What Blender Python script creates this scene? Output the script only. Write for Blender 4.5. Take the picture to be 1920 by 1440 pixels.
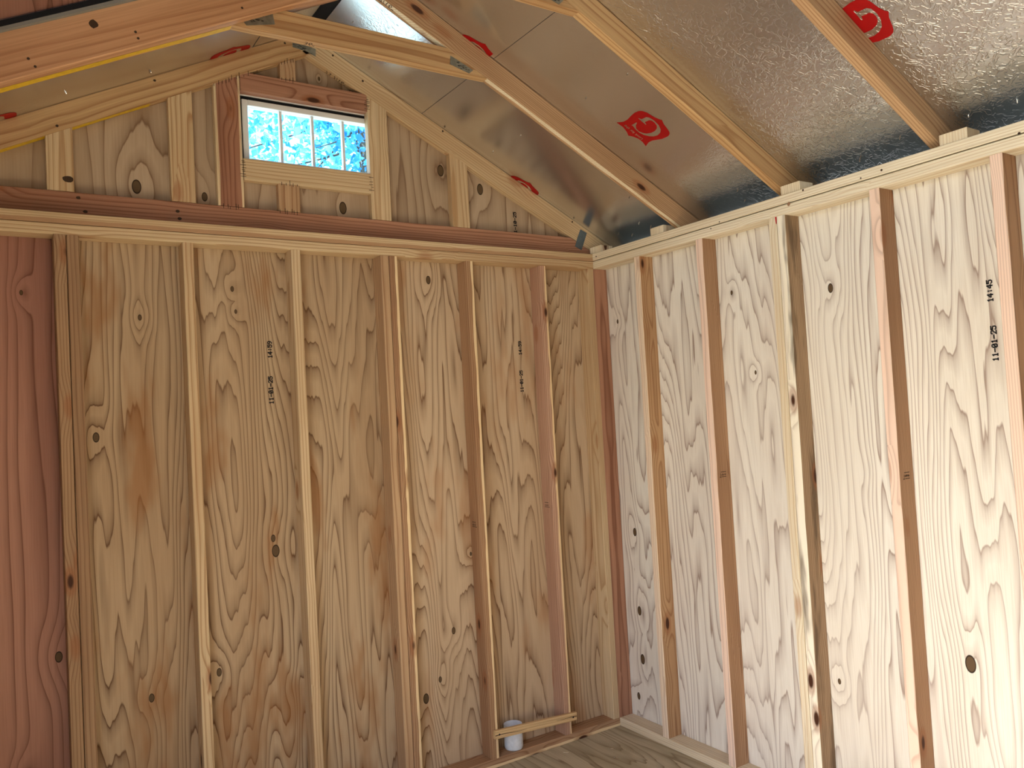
import bpy, math, random
from mathutils import Vector, Matrix
random.seed(11)
S = bpy.context.scene
for o in list(bpy.data.objects): bpy.data.objects.remove(o)
COL = S.collection
V = Vector

# ------------------------------------------------------------------ camera
F_PX = 1501.0
YAW, PITCH, ROLL = 0.5782, 0.0352, -0.0554
EYE = V((-2.6751, -3.2383, 1.5907))
fwd = V((math.sin(YAW)*math.cos(PITCH), math.cos(YAW)*math.cos(PITCH), math.sin(PITCH)))
rt = V((math.cos(YAW), -math.sin(YAW), 0)); up = rt.cross(fwd)
rt, up = math.cos(ROLL)*rt + math.sin(ROLL)*up, -math.sin(ROLL)*rt + math.cos(ROLL)*up
cd = bpy.data.cameras.new('camera'); cd.sensor_width = 36; cd.sensor_fit = 'HORIZONTAL'
cd.lens = F_PX/1920*36; cd.clip_start = .02; cd.clip_end = 300
cam = bpy.data.objects.new('camera', cd); COL.objects.link(cam)
cam.matrix_world = Matrix(((rt.x, up.x, -fwd.x, EYE.x), (rt.y, up.y, -fwd.y, EYE.y), (rt.z, up.z, -fwd.z, EYE.z), (0, 0, 0, 1)))
S.camera = cam
def ray(u, v):
    return (fwd + rt*((u-960)/F_PX) - up*((v-720)/F_PX))
def on_plane(u, v, n, d):
    w = ray(u, v); n = V(n); return EYE + w*((d-n.dot(EYE))/n.dot(w))

# ------------------------------------------------------------------ light
SUN_EL, SUN_AZ_Y = 49, 0.15          # sun shines through the door towards +x, a little towards +y
W = bpy.data.worlds.new('world'); S.world = W; W.use_nodes = True
wn = W.node_tree.nodes; wl = W.node_tree.links; wn.clear()
sky = wn.new('ShaderNodeTexSky'); sky.sky_type = 'NISHITA'; sky.sun_disc = False
sky.sun_elevation = math.radians(SUN_EL); sky.sun_rotation = math.radians(270); sky.air_density = 1.0; sky.dust_density = 2.0; sky.ozone_density = 1.0
hs = wn.new('ShaderNodeHueSaturation'); hs.inputs['Saturation'].default_value = .86
bg = wn.new('ShaderNodeBackground'); bg.inputs['Strength'].default_value = .55
wo = wn.new('ShaderNodeOutputWorld')
wl.new(sky.outputs[0], hs.inputs['Color']); wl.new(hs.outputs[0], bg.inputs[0]); wl.new(bg.outputs[0], wo.inputs[0])
sd = V((math.cos(math.radians(SUN_EL)), SUN_AZ_Y, -math.sin(math.radians(SUN_EL)))).normalized()
sl = bpy.data.lights.new('sun', 'SUN'); sl.energy = 19.0; sl.angle = .01; sl.color = (1, .97, .92)
so = bpy.data.objects.new('sun', sl); COL.objects.link(so); so.location = (-8, -2, 7)
so.rotation_euler = sd.to_track_quat('-Z', 'Y').to_euler()
def portal(name, loc, normal, sx, sy, upv=V((0, 0, 1))):
    l = bpy.data.lights.new(name, 'AREA'); l.shape = 'RECTANGLE'; l.size = sx; l.size_y = sy; l.cycles.is_portal = True
    o = bpy.data.objects.new(name, l); COL.objects.link(o); o.location = loc
    o.rotation_euler = V(normal).to_track_quat('-Z', 'Y').to_euler(); return o
portal('door_portal', (-3.09, -2.44, 1.03), (1, 0, 0), 1.5, 2.0)
portal('dormer_portal', (-3.09, -2.44, 2.77), (1, 0, 0), 1.5, .44)
portal('gable_window_portal', (-1.4975, .05, 2.797), (0, -1, 0), .56, .24)
S.view_settings.view_transform = 'Standard'; S.view_settings.look = 'None'
S.view_settings.exposure = 1.0; S.view_settings.gamma = 1; S.view_settings.use_curve_mapping = False

# ------------------------------------------------------------------ node helpers
def lin(c):
    return tuple(((x/255)/12.92 if x/255 <= .04045 else ((x/255+.055)/1.055)**2.4) for x in c)+(1,)
class G:
    def __init__(s, name):
        s.m = bpy.data.materials.new(name); s.m.use_nodes = True; s.t = s.m.node_tree; s.t.nodes.clear()
        s.out = s.t.nodes.new('ShaderNodeOutputMaterial')
    def n(s, typ, ins=None, **props):
        x = s.t.nodes.new('ShaderNode'+typ)
        for k, v in props.items(): setattr(x, k, v)
        for k, v in (ins or {}).items(): s.set(x.inputs[k], v)
        return x
    def set(s, sock, v):
        if hasattr(v, 'is_output'): s.t.links.new(v, sock)
        else: sock.default_value = v
    def m1(s, op, a, b=0.0, c=0.0):
        x = s.n('Math', operation=op); s.set(x.inputs[0], a); s.set(x.inputs[1], b)
        if op in ('MULTIPLY_ADD', 'SMOOTH_MIN', 'WRAP', 'COMPARE'): s.set(x.inputs[2], c)
        return x.outputs[0]
    def add(s, a, b): return s.m1('ADD', a, b)
    def mul(s, a, b): return s.m1('MULTIPLY', a, b)
    def sub(s, a, b): return s.m1('SUBTRACT', a, b)
    def xyz(s, x, y, z): 
        c = s.n('CombineXYZ'); s.set(c.inputs[0], x); s.set(c.inputs[1], y); s.set(c.inputs[2], z); return c.outputs[0]
    def noise(s, vec, scale=1, detail=2, rough=.5, dist=0):
        x = s.n('TexNoise', {'Vector': vec, 'Scale': scale, 'Detail': detail, 'Roughness': rough, 'Distortion': dist}); return x.outputs['Fac']
    def rng(s, v, a, b, c=0.0, d=1.0, smooth=True):
        x = s.n('MapRange', {'From Min': a, 'From Max': b, 'To Min': c, 'To Max': d}, interpolation_type='SMOOTHSTEP' if smooth else 'LINEAR')
        s.set(x.inputs['Value'], v); return x.outputs[0]
    def ramp(s, v, stops):
        x = s.n('ValToRGB'); e = x.color_ramp.elements
        while len(e) < len(stops): e.new(.5)
        for i, (p, c) in enumerate(stops):
            e[i].position = p; e[i].color = c if len(c) == 4 else (c[0], c[0], c[0], 1)
        s.set(x.inputs[0], v); return x.outputs[0]
    def mix(s, f, a, b, mode='MIX'):
        x = s.n('Mix', data_type='RGBA', blend_type=mode); s.set(x.inputs[0], f); s.set(x.inputs[6], a); s.set(x.inputs[7], b); return x.outputs[2]
    def obj(s):
        c = s.n('TexCoord').outputs['Object']; q = s.n('SeparateXYZ', {0: c}); return q.outputs[0], q.outputs[1], q.outputs[2], c
    def rnd(s): return s.n('ObjectInfo').outputs['Random']
    def fin(s, col, rough=.6, bump=None, bstr=.3, bdist=.002, metal=0, spec=.3, **kw):
        b = s.n('BsdfPrincipled', {'Roughness': rough, 'Metallic': metal, 'Specular IOR Level': spec}); s.set(b.inputs['Base Color'], col)
        for k, v in kw.items(): s.set(b.inputs[k], v)
        if bump is not None:
            x = s.n('Bump', {'Strength': bstr, 'Distance': bdist}); s.set(x.inputs['Height'], bump); s.t.links.new(x.outputs[0], b.inputs['Normal'])
        s.t.links.new(b.outputs[0], s.out.inputs[0]); return s.m

WOOD_SAT = .84
def wood(c):
    m = sum(c)/3; return tuple(m+(v-m)*WOOD_SAT for v in c)
def lumber_mat(name, light, dark, knot=(70, 38, 22), ringf=105, dens=.30, sap=None, sapthr=.008, contrast=.75, wave=1.0, stain=0, face=None, facex=.0405, both=False):
    light, dark = wood(light), wood(dark); face = wood(face) if face else None; sap = wood(sap) if sap else None
    g = G(name); x, y, z, c = g.obj(); r = g.rnd()
    s1 = g.mul(r, 37.1); s2 = g.m1('FRACT', g.mul(r, 7.31)); s3 = g.mul(r, 91.7)
    def vec(a, b, sc):
        return g.xyz(g.add(g.mul(x, a), s1), g.add(g.mul(y, a), s3), g.add(g.mul(z, b), g.mul(s2, 40*sc)))
    warp = g.sub(g.noise(vec(8, 1.4, 1), 1, 1.5), .5)
    vo = g.n('TexVoronoi', {'Vector': vec(11, 4.3, 1), 'Scale': 1.0, 'Randomness': 1.0})
    sel = g.m1('GREATER_THAN', g.n('SeparateColor', {0: vo.outputs['Color']}).outputs[0], 1-dens)
    kd = g.add(vo.outputs['Distance'], g.mul(g.sub(1.0, sel), 9.0))
    bump = g.rng(kd, .62, 0.0)
    cx = g.mul(g.sub(r, .5), .15); cy = g.add(g.mul(s2, .07), .024)
    dx = g.sub(x, cx); dy = g.sub(y, cy)
    rad = g.m1('SQRT', g.add(g.mul(dx, dx), g.mul(dy, dy)))
    rad = g.add(g.add(rad, g.mul(warp, .026*wave)), g.mul(bump, .018))
    ring = g.m1('FRACT', g.mul(rad, ringf))
    prof = g.ramp(ring, [(0, (.9,)), (.07, (.12,)), (.4, (0,)), (.72, (.3,)), (.93, (1,)), (1, (.95,))])
    fib = g.noise(vec(240, 5, 3), 1, 0)
    tone = g.noise(vec(7, .9, 2), 1, 1)
    f = g.mul(prof, g.add(.55, g.mul(tone, contrast)))
    col = g.mix(f, lin(light), lin(dark))
    col = g.mix(g.rng(tone, .35, .75, 0, .55), col, lin(dark))
    col = g.mix(g.rng(fib, .3, .75, 0, .3), col, g.mix(1.0, col, (.62, .56, .5, 1), 'MULTIPLY'))
    if sap:
        edge = g.add(y, g.mul(g.sub(g.noise(g.xyz(s1, 0.0, g.mul(z, 5.0)), 1, 2), .5), .020))
        col = g.mix(g.rng(edge, sapthr-.001, sapthr+.001), col, lin(sap))
    if face:  # pale narrow face: painted light on the wall studs, sapwood on the window jamb
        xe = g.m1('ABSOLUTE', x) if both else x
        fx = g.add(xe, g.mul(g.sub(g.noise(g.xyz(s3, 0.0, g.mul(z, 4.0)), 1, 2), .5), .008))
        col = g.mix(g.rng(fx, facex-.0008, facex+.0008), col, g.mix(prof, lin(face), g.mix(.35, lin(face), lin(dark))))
    if stain:
        st = g.noise(vec(16, 2.2, 5), 1, 3, .65)
        col = g.mix(g.rng(st, .5, .68, 0, stain), col, lin((88, 70, 52)))
    col = g.mix(g.rng(kd, .30, .17, 0, .5), col, lin((150, 90, 52)))
    col = g.mix(g.rng(kd, .155, .085), col, lin(knot))
    return g.fin(col, .62, spec=.25)

def ply_mat(name, light, mid, dark, seed=0, knots=(), A=34, B=13, lines=13, jag=.62, vs=1.0, stain=None, swap=False, dx=2.0, dens=.10):
    light, mid, dark = wood(light), wood(mid), wood(dark)
    g = G(name); x, y, z, c = g.obj()
    if swap: z = y
    def vec(a, b, k=0): return g.xyz(g.add(g.mul(x, a), seed*7.3+k), seed*3.1+k*2.0, g.add(g.mul(z, b), seed*1.7+k))
    n1 = g.noise(vec(dx, .26*vs), 1, 1, .5)
    n2 = g.noise(vec(6.5, .62*vs, 3), 1, 1.5, .5)
    n3 = g.noise(vec(48, 2.6*vs, 9), 1, 1, .6)
    f = g.add(g.add(g.mul(n1, A), g.mul(n2, B)), g.add(g.mul(x, lines), g.mul(n3, jag)))
    # scattered pin knots
    vo = g.n('TexVoronoi', {'Vector': vec(4.2, 2.2, 5), 'Scale': 1.0})
    sel = g.m1('GREATER_THAN', g.n('SeparateColor', {0: vo.outputs['Color']}).outputs[0], 1-dens)
    kd = g.mul(g.add(vo.outputs['Distance'], g.mul(g.sub(1.0, sel), 9.0)), 36.0)
    for kx, kz, kr in knots:
        kr *= .72
        ax = g.mul(g.sub(x, kx), 1/kr); az = g.mul(g.sub(z, kz), .6/kr)
        kd = g.m1('MINIMUM', kd, g.m1('SQRT', g.add(g.mul(ax, ax), g.mul(az, az))))
    f = g.add(f, g.mul(g.m1('EXPONENT', g.mul(g.mul(kd, kd), -.035)), 1.5))
    s = g.m1('FRACT', f)
    prof = g.ramp(s, [(0, (.85,)), (.04, (.05,)), (.45, (0,)), (.8, (.32,)), (.93, (.62,)), (.985, (1,)), (1, (.95,))])
    amt = g.noise(vec(5, .5, 12), 1, 1)
    tone = g.noise(vec(3.5, .6*vs, 20), 1, 2, .55)
    fib = g.noise(vec(300, 7, 30), 1, 0)
    col = g.mix(g.rng(tone, .32, .72, 0, .75), lin(light), lin(mid))
    col = g.mix(g.mul(prof, g.rng(amt, .2, .65, .55, 1.0)), col, lin(dark))
    col = g.mix(g.rng(fib, .35, .8, 0, .28), col, g.mix(1.0, col, (.72, .66, .6, 1), 'MULTIPLY'))
    if stain:
        sn = g.noise(vec(6, 1.6, 40), 1, 3, .6)
        col = g.mix(g.rng(sn, .5, .66, 0, stain[1]), col, lin(stain[0]))
    col = g.mix(g.rng(kd, 1.0, .9), col, lin((44, 30, 20)))
    col = g.mix(g.rng(kd, .86, .7), col, lin((94, 74, 52)))
    return g.fin(col, .6, spec=.22)

# ------------------------------------------------------------------ materials
M = {}
M['pale'] = lumber_mat('pine_pale', (220, 192, 150), (188, 146, 100), dens=.22)
M['paleknot'] = lumber_mat('pine_pale_knotty', (222, 194, 150), (182, 136, 90), dens=.5, ringf=80)
M['cream'] = lumber_mat('pine_cream', (240, 228, 202), (218, 192, 152), dens=.18)
M['tan'] = lumber_mat('fir_tan', (204, 166, 124), (164, 116, 78), dens=.3)
M['tansap'] = lumber_mat('fir_tan_sapwood_edge', (190, 146, 106), (150, 102, 68), dens=.45, sap=(240, 208, 156), sapthr=.006)
M['pinksap'] = lumber_mat('fir_pink_sapwood_edge', (206, 162, 134), (170, 118, 90), dens=.5, sap=(238, 204, 152), sapthr=.007)
M['pink'] = lumber_mat('fir_pink', (224, 182, 156), (198, 146, 118), dens=.25, ringf=210)
M['pinklitface'] = lumber_mat('fir_brown_lit_face', (190, 146, 108), (148, 102, 70), dens=.5, ringf=130, face=(244, 210, 188))  # room-side narrow face coloured pale pink to stand in for door light
M['brownlitface'] = lumber_mat('fir_weathered_lit_face', (190, 158, 122), (146, 112, 82), dens=.35, stain=.75, face=(248, 238, 216))  # weathering is the wood's own; the cream narrow face is painted daylight
M['tanlitface'] = lumber_mat('fir_tan_knotty', (204, 160, 114), (164, 114, 74), dens=.45, face=(240, 214, 186))  # paler narrow face has the doorway light put into its colour
M['redsap'] = lumber_mat('fir_red_pale_edges', (186, 128, 98), (140, 86, 62), dens=.3, face=(224, 196, 152), facex=.041, both=True)
M['red'] = lumber_mat('fir_red', (190, 134, 104), (146, 92, 66), dens=.3, contrast=.9)
M['orange'] = lumber_mat('fir_orange', (212, 158, 112), (178, 120, 78), dens=.25, ringf=50, contrast=.5, wave=1.4)
M['brown'] = lumber_mat('fir_weathered', (190, 158, 122), (146, 112, 82), dens=.3, stain=.75)
M['gold'] = lumber_mat('pine_golden', (208, 168, 116), (168, 118, 72), dens=.25, ringf=58, wave=1.5)
M['stripe'] = lumber_mat('pine_pale_brown_stripe', (222, 194, 150), (190, 150, 104), dens=.3, sap=(184, 140, 100), sapthr=.004)
M['batten'] = lumber_mat('pine_batten', (228, 190, 134), (206, 160, 102), dens=.0)
M['brownside'] = lumber_mat('fir_brown', (184, 146, 108), (146, 106, 74), dens=.3)

M['ply_a'] = ply_mat('plywood_tan', (208, 180, 146), (188, 154, 116), (120, 82, 52), 1,
    [(-.986, 2.214, .017), (-1.104, .353, .020), (-.95, .62, .014), (-1.03, .42, .012), (-.84, .95, .008)], stain=((168, 112, 62), .35))
M['ply_b'] = ply_mat('plywood_brown', (198, 170, 134), (176, 140, 102), (110, 74, 46), 4.4,
    [(-1.734, 1.089, .022), (-1.742, 1.14, .013), (-2.36, 1.583, .016), (-2.21, .62, .014), (-2.20, 2.02, .010), (-1.86, 2.14, .010), (-1.97, .66, .014), (-1.85, 2.05, .008)], stain=((150, 98, 50), .6), B=16)
M['ply_red'] = ply_mat('plywood_red_brown', (192, 138, 118), (172, 116, 98), (130, 80, 64), 8.1, [(-2.50, .83, .017), (-2.62, .45, .012), (-2.575, 2.1, .008)], A=10, B=3, lines=16, jag=.2)
M['ply_r1'] = ply_mat('plywood_pale', (240, 234, 222), (226, 214, 200), (164, 140, 126), 12.2,
    [(-.186, .332, .022), (-.1835, .57, .020), (-.184, .96, .018), (-.14, .14, .016), (-.15, 2.02, .010), (-.90, 2.05, .009), (-1.0, 1.7, .008)], B=14)
M['ply_r2'] = ply_mat('plywood_pale', (242, 236, 224), (228, 218, 202), (166, 142, 128), 17.7, [(-1.379, 1.993, .016), (-1.30, .5, .010), (-1.801, .681, .026)], B=14, lines=12)
M['ply_r3'] = ply_mat('plywood_pale', (240, 234, 222), (226, 214, 200), (166, 142, 128), 23.1, B=14)
M['ply_g1'] = ply_mat('plywood_gable', (190, 164, 136), (176, 148, 118), (136, 104, 78), 31, [(-2.1935, 2.5137, .024), (-1.95, 2.50, .016)], A=11, B=4, lines=3, jag=.25, dens=.05)
M['ply_g2'] = ply_mat('plywood_gable', (190, 164, 136), (176, 148, 118), (136, 104, 78), 36, [(-.8924, 2.7303, .024), (-.6828, 2.6649, .024)], A=11, B=4, lines=3, jag=.25, dens=.05)
M['ply_g3'] = ply_mat('plywood_gable', (190, 164, 136), (176, 148, 118), (136, 104, 78), 41, [(-1.3802, 2.5091, .024), (-1.46, 3.06, .008)], A=11, B=4, lines=3, jag=.25, dens=.05)
M['ply_out'] = ply_mat('plywood_plain', (198, 172, 138), (176, 144, 108), (134, 98, 66), 47)
M['ply_dormer'] = ply_mat('plywood_dormer_red', (168, 118, 94), (148, 96, 74), (106, 64, 48), 52, A=12)
M['ply_floor'] = ply_mat('plywood_treated_floor', (204, 190, 160), (182, 166, 136), (136, 118, 90), 57, A=16, B=6, lines=8, stain=((150, 136, 108), .5), swap=True, vs=1.6)

def flat(name, c, rough=.5, metal=0, noise=0, **kw):
    g = G(name)
    if noise:
        x, y, z, cc = g.obj(); n = g.noise(cc, 60, 3)
        col = g.mix(g.rng(n, .3, .7, 0, noise), lin(c), g.mix(1.0, lin(c), (.55, .55, .55, 1), 'MULTIPLY'))
    else: col = lin(c)
    return g.fin(col, rough, metal=metal, **kw)
M['ink'] = flat('black_ink', (26, 26, 32), .7)
M['ink_brown'] = flat('brown_ink', (62, 44, 30), .7)
M['knotwood'] = flat('brown_knot', (150, 112, 84), .7)
M['tape'] = flat('grey_duct_tape', (92, 102, 108), .5, 0, .3)
M['steel'] = flat('galvanised_plate', (150, 148, 136), .45, .7, .6)
M['dark'] = flat('black_roofing_felt', (14, 15, 20), .8)
M['yellow'] = flat('yellow_lumber_paint', (218, 178, 44), .6, 0, .35)
M['white_vinyl'] = flat('white_vinyl', (226, 228, 230), .4)
M['grey_edge'] = flat('grey_drip_edge', (128, 126, 120), .6)
M['soffit'] = flat('blue_grey_paint', (122, 130, 130), .6)
M['emblem'] = flat('red_printed_foil', (168, 14, 18), .38, .25)
M['nail'] = flat('steel_nail', (215, 212, 205), .18, 1)
M['staple'] = flat('dark_staple', (58, 40, 30), .5)
M['cup'] = flat('white_plastic', (226, 230, 238), .45, 0, .25)
M['redpaint'] = flat('red_mark', (190, 30, 34), .6)
M['grass'] = flat('dry_lawn', (152, 154, 140), .9, 0, .5)
M['bark'] = flat('bark', (92, 78, 62), .9, 0, .5)
# foil facing of the roof sheathing
def foil_mat():
    g = G('radiant_barrier_foil'); c = g.n('TexCoord').outputs['Object']
    n1 = g.noise(c, 60, 1.5, .5, .6); n2 = g.noise(c, 5, 1)
    ridges = g.m1('ABSOLUTE', g.sub(g.noise(c, 38, 1.5, .5, 1.0), .5))
    cre = g.rng(ridges, .0, .07, 1, 0)
    sp = g.n('SeparateXYZ', {0: c})
    patch = g.rng(g.add(g.noise(c, 1.7, 2), g.mul(sp.outputs[1], -.16)), .55, .95, .05, 1.0)   # crumpled more towards the door end
    h = g.mul(g.add(g.mul(cre, .8), n1), patch)
    h = g.add(h, g.mul(n2, .6))
    return g.fin(lin((222, 226, 234)), .24, h, .37, .003, metal=1.0)
M['foil'] = foil_mat()
def glass_mat():
    g = G('blue_tinted_glass')
    t = g.n('BsdfTransparent', {'Color': (.80, .93, 1.0, 1)}); gl = g.n('BsdfGlossy', {'Roughness': .02, 'Color': (.9, .95, 1, 1)})
    mx = g.n('MixShader', {0: .05}); g.t.links.new(t.outputs[0], mx.inputs[1]); g.t.links.new(gl.outputs[0], mx.inputs[2])
    g.t.links.new(mx.outputs[0], g.out.inputs[0]); return g.m
M['glass'] = glass_mat()
def leaf_mat():
    g = G('tree_leaf'); c = g.n('TexCoord').outputs['Object']
    n = g.noise(c, 3.5, 2)
    col = g.mix(g.rng(n, .35, .65), lin((64, 150, 206)), lin((130, 204, 234)))
    d = g.n('BsdfDiffuse', {'Color': col}); t = g.n('BsdfTranslucent', {'Color': col})
    mx = g.n('MixShader', {0: .5}); g.t.links.new(d.outputs[0], mx.inputs[1]); g.t.links.new(t.outputs[0], mx.inputs[2])
    g.t.links.new(mx.outputs[0], g.out.inputs[0]); return g.m
M['leaf'] = leaf_mat()

# ------------------------------------------------------------------ object helpers
def link(name, me, parent=None, mw=None, mat=None, kind=None):
    if mat is not None and not me.materials: me.materials.append(mat)
    o = bpy.data.objects.new(name, me); COL.objects.link(o)
    mw = mw or Matrix.Identity(4)
    if parent is not None:
        o.parent = parent; o.matrix_parent_inverse = Matrix.Translation(root_loc(parent)).inverted()
    o.matrix_basis = mw
    if kind: o['kind'] = kind
    return o
ROOTLOC = {}
def root_loc(p):
    return ROOTLOC.get(p.name, V((0, 0, 0)))
def empty(name, loc, label=None, cat=None, kind=None, group=None):
    o = bpy.data.objects.new(name, None); COL.objects.link(o); o.location = loc; o.empty_display_size = .1
    ROOTLOC[o.name] = V(loc)
    if label: o['label'] = label
    if cat: o['category'] = cat
    if kind: o['kind'] = kind
    if group: o['group'] = group
    return o
def sub(name, me, parent, mat):       # a sub-part: child of a mesh part, given in world coordinates
    o = bpy.data.objects.new(name, me)
    if mat is not None and not me.materials: me.materials.append(mat)
    COL.objects.link(o); o.parent = parent
    w = parent.matrix_basis
    if parent.parent is not None: pass
    o.matrix_parent_inverse = w.inverted(); return o
def mesh(name, verts, faces):
    me = bpy.data.meshes.new(name); me.from_pydata([tuple(v) for v in verts], [], faces); me.update(); return me
def board_mesh(L, w, t, ch=.0025, k0=0, k1=0):
    """prism along z, wide in x, thick in y, eased edges; ends sheared by k*x"""
    a, b = w/2, t/2; c = ch
    sec = [(-a+c, -b), (a-c, -b), (a, -b+c), (a, b-c), (a-c, b), (-a+c, b), (-a, b-c), (-a, -b+c)]
    vs = [(x, y, k0*x) for x, y in sec]+[(x, y, L+k1*x) for x, y in sec]
    fs = [tuple(reversed(range(8))), tuple(range(8, 16))]+[(i, (i+1) % 8, 8+(i+1) % 8, 8+i) for i in range(8)]
    return mesh('board', vs, fs)
def board(name, parent, p0, p1, wdir, mat, w=.089, t=.038, k0=0, k1=0, ch=.0025):
    p0, p1 = V(p0), V(p1); z = (p1-p0); L = z.length; z.normalize()
    x = V(wdir); x = (x-z*x.dot(z)).normalized(); y = z.cross(x)
    mw = Matrix(((x.x, y.x, z.x, p0.x), (x.y, y.y, z.y, p0.y), (x.z, y.z, z.z, p0.z), (0, 0, 0, 1)))
    return link(name, board_mesh(L, w, t, ch, k0, k1), parent, mw, M[mat] if isinstance(mat, str) else mat)
def box_mesh(x0, x1, y0, y1, z0, z1):
    vs = [(x, y, z) for z in (z0, z1) for y in (y0, y1) for x in (x0, x1)]
    return mesh('box', vs, [(0, 2, 3, 1), (4, 5, 7, 6), (0, 1, 5, 4), (2, 6, 7, 3), (0, 4, 6, 2), (1, 3, 7, 5)])
def box(name, parent, x0, x1, y0, y1, z0, z1, mat, bev=0):
    me = box_mesh(x0, x1, y0, y1, z0, z1); o = link(name, me, parent, None, M[mat])
    if bev:
        md = o.modifiers.new('bevel', 'BEVEL'); md.width = bev; md.segments = 2
    return o
def prism_y(name, parent, poly, y0, y1, mat):      # polygon in x,z extruded along y
    n = len(poly); vs = [(x, y0, z) for x, z in poly]+[(x, y1, z) for x, z in poly]
    fs = [tuple(range(n)), tuple(reversed(range(n, 2*n)))]+[((i+1) % n, i, n+i, n+(i+1) % n) for i in range(n)]
    return link(name, mesh(name, vs, fs), parent, None, M[mat] if isinstance(mat, str) else mat)
def quads_mesh(quads):
    vs = []; fs = []
    for q in quads:
        fs.append(tuple(range(len(vs), len(vs)+len(q)))); vs += q
    return mesh('marks', vs, fs)

# ------------------------------------------------------------------ dimensions (metres)
T, D = .038, .0865                       # lumber thickness, stud depth (fitted)
HB, HT = 2.2948, 2.3724                  # underside and top of the double top plate
BP = .040                                # bottom plate height
RX, RLO, RUP, K = -1.524, 3.135, 3.235, .5    # ridge, rafter lower / upper line at the ridge, pitch 6:12
WX, LY = -3.048, -4.877                   # left wall, rear wall
SEC = 1.2192
SH = .012

# ------------------------------------------------------------------ floor, ground
floor = empty('floor', (-1.52, -1.83, 0), kind='structure')
for (x0, x1, y0, y1) in ((-1.219, .012, -2.438, .012), (-2.438, -1.221, -2.438, .012), (-3.06, -2.44, -2.438, .012), (-3.06, .012, -4.89, -2.44)):
    box('floor_panel', floor, x0, x1, y0, y1, -.019, 0, 'ply_floor')
box('skirt', floor, -3.06, .012, LY, .012, -.16, -.02, 'brownside')
gm = mesh('ground', [(-60, -60, -.16), (60, -60, -.16), (60, 60, -.16), (-60, 60, -.16)], [(0, 1, 2, 3)])
ground = link('ground', gm, None, None, M['grass'], 'structure')

# ------------------------------------------------------------------ back (gable) wall, lower part
wb = empty('wall_back', (-1.52, 0, 0), kind='structure')
for x0, x1, m in ((-SEC+.001, 0, 'ply_a'), (-2*SEC+.001, -SEC-.001, 'ply_b'), (WX, -2*SEC-.001, 'ply_red')):
    box('plywood_panel', wb, x0, x1, 0, SH, 0, HT, m)
YF = -D/2
board('bottom_plate', wb, (WX+D, YF, BP/2), (0, YF, BP/2), (0, -1, 0), 'tansap', D, BP)
board('top_plate', wb, (WX+D, YF, HB+.019), (0, YF, HB+.019), (0, -1, 0), 'paleknot', D, T)
board('top_plate', wb, (WX+D, YF, HT-.019), (0, YF, HT-.019), (0, -1, 0), 'stripe', D, T)
def gstud(xc, mat, w=D):
    return board('stud', wb, (xc, -D/2, BP), (xc, -D/2, HB), (0, -1, 0), mat, w, T)
GS = {}
for k, xc, m in (('1a', -2.4387-.0200, 'brownside'), ('1b', -2.4387+.0200, 'brownside'), ('2', -2.056+.019, 'paleknot'), ('3', -1.6441+.019, 'pale'),
                 ('4a', -1.2164-.0200, 'tan'), ('4b', -1.2164+.0200, 'tansap'), ('5', -.8347+.019, 'tansap'), ('6', -.4229+.019, 'pinksap'), ('7', -.1055, 'pale')):
    GS[k] = gstud(xc, m)
gstud(-2.98+.02, 'tan')
board('corner_stud', wb, (-D/2, -D+.019, BP), (-D/2, -D+.019, HB), (1, 0, 0), 'red', D-.001, T)
# ------------------------------------------------------------------ right wall
wr = empty('wall_right', (0, -1.83, 0), kind='structure')
for i, m in enumerate(('ply_r1', 'ply_r2', 'ply_r3', 'ply_r3')):
    y0 = -SEC*i-.001; y1 = -SEC*(i+1)+.001
    # local x of a panel is the length of the wall so that the veneer runs upright
    me = box_mesh(y1, y0, -SH, 0, 0, HT)
    mw = Matrix(((0, -1, 0, 0), (1, 0, 0, 0), (0, 0, 1, 0), (0, 0, 0, 1)))
    link('plywood_panel', me, wr, mw, M[m])
board('bottom_plate', wr, (-D/2, LY, BP/2), (-D/2, -D-.001, BP/2), (-1, 0, 0), 'cream', D, BP)
board('top_plate', wr, (-D/2, LY, HB+.019), (-D/2, -D-.001, HB+.019), (-1, 0, 0), 'cream', D, T)
board('top_plate', wr, (-D/2, LY, HT-.019), (-D/2, -D-.001, HT-.0175), (-1, 0, 0), 'cream', D, T-.0025)
RS = {}
for k, yc, m in (('1', -.4115, 'tanlitface'), ('2', -.811, 'pinklitface'), ('3a', -1.2216+.0200, 'cream'), ('3b', -1.2216-.0200, 'brownlitface'), ('4', -1.6346, 'pinklitface'), ('5', -2.0375, 'pinklitface'),
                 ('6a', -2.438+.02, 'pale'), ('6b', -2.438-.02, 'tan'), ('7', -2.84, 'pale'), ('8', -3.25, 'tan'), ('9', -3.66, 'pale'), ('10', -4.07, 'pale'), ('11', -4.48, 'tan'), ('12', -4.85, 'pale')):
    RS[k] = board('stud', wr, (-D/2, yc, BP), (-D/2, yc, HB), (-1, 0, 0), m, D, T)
for y0, y1 in ((-.145, -.060), (-.597, -.510), (-1.334, -1.246), (-1.957, -1.868), (-2.56, -2.475)):
    b = box('cleat_block', wr, -.080, .0, y0, y1, HT, HT+.036, 'cream', .002)
sub('red_mark', mesh('red_mark', [(-D-.0006, -1.2216+.005, HB), (-D-.0006, -1.2216-.003, HB), (-D-.0006, -1.2216-.001, HB-.028), (-D-.0006, -1.2216+.002, HB-.028)], [(0, 1, 2, 3)]), RS['3b'], M['redpaint'])
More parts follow.
